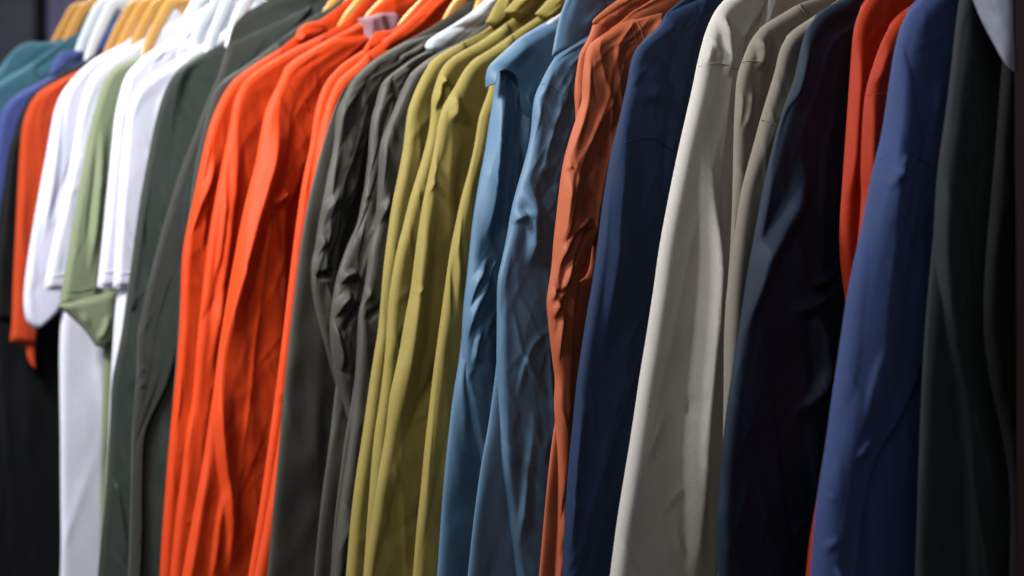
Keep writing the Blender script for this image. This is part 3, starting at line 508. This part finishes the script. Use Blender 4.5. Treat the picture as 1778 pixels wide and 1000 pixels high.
CR = dict(rust=.0028, steel=.0028, charcoal=.0034, orange=.0022, orange_dim=.0015, olive=.0016, ink=.0022, peri=.0020, navy=.0014, beige=.0007, tan=.0016, slate=.0024, coal=.001, white=.0006, sage=.0008, forest=.0014, umber=.0014, teal=.001, indigo=.001)
G.sort(key=lambda d: -d['cx'])
Xs = [X_of(d['cx']) for d in G]
rail_z = 1.69
def w(pts, X): return [px_to_plane(x, y, X) for x, y in pts]
def monot(P):
    return P
for i, d in enumerate(G):
    X = Xs[i]
    gap = (Xs[i - 1] - X) if i > 0 else .06
    T = d.get('T', min(.0085, max(.005, gap * .4))); jk = d['cat'] == 'jacket'
    mat = MT[d['mat']]; seed = sum(map(ord, d['key']))
    E = list(d['edge'])
    root = empty(d['name'], (X, 0, .5))
    tag(root, d['label'], d['cat'], group={'jacket': 'jackets hanging in a row on the rail', 't-shirt': 't-shirts hanging in a row on the rail', 'shirt': 'shirts at the far end of the rail'}[d['cat']])
    short = d.get('sleeve_end')
    if not short:
        a, b = E[-2], E[-1]
        if b[1] > 950: E.append((b[0] + (b[0] - a[0]) * 120 / max(b[1] - a[1], 40), b[1] + 120))
    EW = w(E, X)
    # shoulder tip: first point of the edge steeper than ~50 degrees
    k = next((j for j in range(1, len(E) - 1) if (E[j + 1][1] - E[j][1]) > 1.35 * abs(E[j + 1][0] - E[j][0]) and E[j][0] < d['cx'] + 40), 3)
    shoulder = EW[:k + 1]
    # ---- body
    if 'body' in d: low = w(d['body'], X)
    else:
        low = [(y + .045, z) for y, z in EW[k + 2:]]
    if not d.get('body_stop'):
        y1, z1 = low[-1]; low = [q for q in low] + [(y1 - .01, min(z1 - .06, .74))]
    BL = [q for q in shoulder if q[1] > low[0][1] + .02] + low
    yc = max(.0, BL[0][0])
    # top at the neck: start close to the centre
    BL = [(yc - .005, BL[0][1] + .012)] + [q for q in BL if q[0] < yc - .005] if BL[0][0] > -.02 else [(-.02, BL[0][1] + .02)] + BL
    BR = [(2 * yc + .02 - y, z) for y, z in BL]
    if d.get('body_stop'): BR = w([(232, 62), (170, 130), (110, 300), (70, 500), (61, 584), (62, 642)], X)
    patch('body', root, mat, BL, BR, X - .002, T * .55, seed, nr=120, nc=70, r=max(.010, T * .9), back=.2, crum=CR.get(d['mat'], .001) * .6 * (.3 + .7 * min(1, gap / .035)), auto=(14, min(.006, gap * .12), .014, .2), rt=.02, rb=.01)
    # ---- sleeve
    s0 = max(0, k - 3)
    SL = EW[s0:]
    if 'right' in d:
        SR = w(d['right'], X)
        if not short and d['right'][-1][1] > 950:
            y1, z1 = SR[-1]; SR = SR + [(y1 - .01, z1 - .075)]
    else:
        n = len(SL); SR = []
        for j, (y, z) in enumerate(SL):
            f = min(1, j / 4); wd = (.02 + .13 * f) * (1 - .25 * j / n); SR.append((y + wd, z - .05 * (1 - f)))
    fo = d.get('folds', [])
    sc = min(1, gap / .035)
    fo = [(a * (.45 + .55 * sc), b * .6, c, p) for a, b, c, p in fo]
    au = d.get('auto', (7, .003, .010, .12) if d['mat'] in ('orange', 'olive', 'navy', 'peri', 'orange_dim') else (13, .0035, .009, .10))
    sl = patch('sleeve', root, mat, SL, SR, X + T * .12, T, seed + 1, nr=240 if jk else 90, nc=64, r=max(.008, T * .95), rr=.010, back=.5, folds=fo,
               auto=(au[0], au[1] * (.4 + .6 * sc), au[2], au[3]), rt=.03, rb=.006 if short else .01, fine={'rust': 70, 'steel': 60, 'charcoal': 60, 'olive': 34, 'orange': 34, 'ink': 40, 'peri': 44, 'navy': 24, 'tan': 36, 'slate': 40, 'orange_dim': 20, 'beige': 8}.get(d['mat'], 14), xo=d.get('xo'), crum=CR.get(d['mat'], .001) * (.4 + .6 * sc))
    # ---- hems on the short sleeves
    if d.get('hem'):
        Lh = np.array(SL[-2:]); Rh = np.array(SR[-2:])
        def lerp(A, B, t): return A + (B - A) * t
        l1 = np.array(SL[-1]); r1 = np.array(SR[-1]); upl = (np.array(SL[-2]) - l1); upl /= np.linalg.norm(upl)
        for off in (.002, .021):
            a = l1 + upl * off; b = r1 + np.array([0, 1]) * off
            pa = []
            for q in np.linspace(.03, .97, 14):
                y, z = a + (b - a) * q
                pxq, pyq = project(np.array([X + T, y, z])); pa.append((float(pxq), float(pyq)))
            tube('stitching' if off > .01 else 'hem', root, mat, on_surface(sl, pa, 20, .0005), .0011 if off > .01 else .0022, 8)
    if 'under' in d:
        patch('shirt_tail', root, mat, w(d['under'][0], X + .02), w(d['under'][1], X + .02), X + .010, .011, seed + 3, nr=50, nc=40, r=.02, folds=[(5, 7, 9, [(150, 540), (160, 570), (172, 596)]), (5, 6, 8, [(196, 545), (188, 570), (176, 596)])], auto=(4, .002, .01, .05))
    if 'collar' in d:
        cm = MT[d.get('collar_mat', d['mat'])]
        patch('hood' if d['key'] == 'steel_b' else ('lining' if 'collar_mat' in d else 'collar'), root, cm, w(d['collar'][0], X), w(d['collar'][1], X), X + (T * .35 if d['key'] != 'steel_b' else -T * .3), min(.02, T * .9), seed + 5, nr=50, nc=32, r=.014, auto=(5, .003, .008, .05), rt=.01, rb=.01, crum=.0018)
    if 'flap' in d:
        patch('cape_flap', root, mat, w(d['flap'][0], X + T), w(d['flap'][1], X + T), X + T * .7, .016, seed + 6, nr=80, nc=44, r=.012, back=.1, auto=(4, .002, .012, .06), rt=.01, rb=.004, folds=[(4, 20, 20, [(925, 70), (900, 95), (880, 115)])])
    if 'tagpatch' in d:
        patch('lining', root, MT['lining'], w(d['tagpatch'][0], X + T), w(d['tagpatch'][1], X + T), X + T * 1.3, .004, seed + 7, nr=20, nc=16, r=.005, auto=None)
    if 'cord' in d:
        q = [np.array([X + T * 1.1, *px_to_plane(x, y, X + T * 1.1)]) for x, y in smooth_poly(d['cord'], 16)[0]]
        tube('drawcord', root, MT['charcoal'], q, .004, 8)
    for s in d.get('seams', []):
        tube('seam', root, mat, on_surface(sl, s, 26, .0003), .0008, 6)
    d['root'] = root; d['T'] = T; d['neck'] = (yc, BL[0][1])

# ------------------------------------------------------------------ hangers: arms pinned to each garment's neck, chrome hook over the rail
hang = [('teal_a', 'wood', (96, 76), (116, 40), (128, 16)), ('teal_b', 'wood', (120, 66), (134, 36), (148, 12)), ('indigo', 'pale', (150, 60), (164, 28), (176, 8)),
        ('ebony', 'pale', (168, 64), (184, 30), (196, 6)), ('or_far', 'wood', (196, 74), (216, 34), (232, 10)), ('white_a', 'wood', (214, 74), (236, 32), (250, 8)), ('white_a2', 'wood', (238, 70), (260, 28), (274, 6)),
        ('sage', 'wood', (264, 66), (284, 26), (300, 2)), ('white_b', 'pale', (318, 48), (334, 20), (348, -6)), ('white_c', 'pale', (352, 40), (372, 14), (384, -10)), ('forest', 'pale', (378, 44), (390, 16), (400, -10)),
        ('dark_b', 'pale', (416, 24), (430, 0), (440, -20)), ('dark_c', 'wood', (556, 40), (580, 10), (594, -20)), ('or_a', 'wood', (575, 46), (604, 14), (620, -14)), ('or_b', 'wood', (600, 36), (624, 10), (636, -18)),
        ('or_c', 'wood', (640, 34), (668, 8), (684, -20)), ('or_d', 'wood', (700, 44), (738, 8), (756, -20)), ('or_e', 'wood', (728, 48), (762, 20), (782, -10)), ('char_a', 'wood', (780, 30), (806, -4), (820, -30))]
names = {d['key']: d for d in G}; gi = {d['key']: X for d, X in zip(G, Xs)}
hl = {'teal_a': 'grey-teal shirt farthest on the rail', 'teal_b': 'teal shirt', 'indigo': 'indigo shirt', 'ebony': 'near-black far shirt', 'or_far': 'lone far orange shirt', 'white_a': 'leftmost white t-shirt', 'white_a2': 'white t-shirt behind the sage one',
      'sage': 'sage green t-shirt', 'white_b': 'white t-shirt with double stitched hem', 'white_c': 'white t-shirt beside the dark green jacket', 'forest': 'dark green jacket', 'dark_b': 'dark brown jacket', 'dark_c': 'dark jacket under the leftmost orange jacket',
      'or_a': 'leftmost of the five orange jackets', 'or_b': 'second orange jacket from the left', 'or_c': 'orange jacket with the wide sleeve', 'or_d': 'fourth orange jacket from the left', 'or_e': 'orange jacket against the charcoal ones', 'char_a': 'charcoal jacket with the rumpled elbow'}
hl.update(char_b='charcoal jacket with the pale hood lining', char_c='charcoal jacket beside the olive ones', olive_a='leftmost of the four olive jackets', olive_b='second olive jacket from the left', olive_c='third olive jacket from the left',
          olive_d='olive jacket behind the light steel blue one', steel_a='light steel blue jacket with the cape flap', steel_b='steel blue jacket with the high hood', rust_a='rust jacket with the folded collar', rust_b='rust jacket beside the navy one',
          navy='deep navy jacket', beige='light beige jacket', tan_a='taupe jacket beside the beige one', tan_b='taupe jacket beside the ink-black one', ink='ink-black glossy jacket', red_a='left one of the two red-orange jackets',
          red_b='red-orange jacket behind the periwinkle one', peri='periwinkle blue jacket', slate='dark slate green jacket', coal='black jacket nearest the wooden post')
for d in G:
    if d['key'] not in [h[0] for h in hang]: hang.append((d['key'], 'wood', None, None, None))
for key, mk, p0, p1, p2 in hang:
    X = gi[key] - .004
    if p0: yz = [px_to_plane(*p, X) for p in (p0, p1, p2)]
    else:
        yc, zc = names[key]['neck']; zc = min(zc, rail_z - .13)
        yz = [(yc - .06, zc - .025), (yc - .04, zc + .02), (yc - .018, zc + .045)]
    yn = yz[2][0] + .022
    left = [(yz[0][0] - .018, yz[0][1] - .05), (yz[0][0] - .010, yz[0][1] - .02), yz[0], yz[1], yz[2], (yn, yz[2][1] + .006)]
    right = [(2 * yn - y, z) for y, z in left[:-1]][::-1]
    prof_pts, _ = smooth_poly(left + right, 44)
    root = empty('coat_hanger', (X, yn, yz[2][1]))
    tag(root, ('varnished wooden' if mk == 'wood' else 'glossy white') + ' coat hanger holding the ' + hl[key], 'hanger', 'coat hangers on the rail')
    pts = [np.array([X, y, z]) for y, z in prof_pts]
    rads = [.0068 + .002 * min(1, min(j, 43 - j) / 12) for j in range(44)]
    tube('arms', root, MT[mk], pts, rads, 20, flat=.42, sq=.55)
    zt = yz[2][1] + .01; hk = [np.array([X, yn, zt - .005]), np.array([X, yn, (zt + rail_z - .035) / 2])]
    for a in np.linspace(-90, 200, 18):
        hk.append(np.array([X, yn + .0 + .024 * math.cos(math.radians(a)), rail_z + .0 + .024 * math.sin(math.radians(a))]))
    tube('hook', root, MT['chrome'], hk, .0022, 8)

# ------------------------------------------------------------------ rail, end post and the pale cloth beside it
rr = empty('clothes_rail', (-.2, .03, 0)); tag(rr, 'round chrome clothes rail carrying the whole row of hangers', 'clothes rail')
tube('rail', rr, MT['chrome'], [np.array([x, .03, rail_z]) for x in (-1.75, .2, 1.0)], .0145, 20)
for x in (-1.78,):
    tube('upright', rr, MT['black_metal'], [np.array([x, .03, z]) for z in (0, .9, rail_z + .03)], .018, 16)
Xp = X_of(1825)
ya = px_to_plane(1759, 500, Xp - .03)[0]
po = box('wooden_post', None, MT['dark_wood'], Xp - .03, Xp + .03, ya, ya + .14, 0, 2.0, .004); tag(po, 'dark brown wooden post at the right end of the rail', 'post')
Yq = YS - .02
def wy(pts): return [px_to_Y(x, y, Yq) for x, y in pts]
sc = patch('scarf', None, MT['scarf'], wy([(1640, -420), (1655, -120), (1680, -40), (1697, 14), (1716, 55), (1738, 92), (1757, 122)]), wy([(1759, -420), (1759, -120), (1759, -40), (1759, 14), (1760, 55), (1761, 92), (1762, 127)]), -Yq, .012, 77, nr=60, nc=40, r=.012,
           folds=[], auto=(8, .005, .012, .1), axis='Y')
tag(sc, 'pale grey cloth end hanging beside the dark wooden post', 'scarf')

# ------------------------------------------------------------------ blurred clothes on a second rail behind
for j, (a, b, m, lab) in enumerate([(92, 150, 'lavender', 'blurred lavender garment behind the black upright post'), (148, 205, 'tan', 'blurred grey taupe garment behind the hangers'), (200, 262, 'lavender', 'blurred lavender garment beside the brown wooden board'), (332, 470, 'black', 'blurred black garment right of the brown wooden board'), (840, 960, 'black', 'dark garment behind the olive jackets, high in shadow')]):
    Y = .85; xa, _ = px_to_Y(a, 10, Y); xb, _ = px_to_Y(b, 10, Y)
    n = 40; xs = np.linspace(xa, xb, n); V = []; F = []
    top = 1.95; wv = (xb - xa)
    for zi, z in enumerate(np.linspace(top, .9, 16)):
        for s in (0, 1):
            for q, x in enumerate(xs if s == 0 else xs[::-1]):
                e = math.sin(math.pi * (q / (n - 1)))
                yy = Y + (-1 if s == 0 else 1) * (.02 + .02 * e + (.008 * math.sin(x * 140 + zi * .3 + j) if s == 0 else 0)) * e ** .3
                V.append((x, yy, z))
    K = 2 * n
    for zi in range(15):
        for q in range(K): F.append((zi * K + q, zi * K + (q + 1) % K, (zi + 1) * K + (q + 1) % K, (zi + 1) * K + q))
    F.append(tuple(range(K))); F.append(tuple(15 * K + q for q in range(K))[::-1])
    o = link_mesh('hanging_garment', V, F, MT[m]); tag(o, lab, 'garment', 'clothes on the second rail behind')
r2 = tube('back_rail', None, MT['black_metal'], [np.array([x, .85, 1.96]) for x in (-4.2, -1, 2.3)], .014, 16); tag(r2, 'black rail behind the row, above the blurred clothes', 'clothes rail')
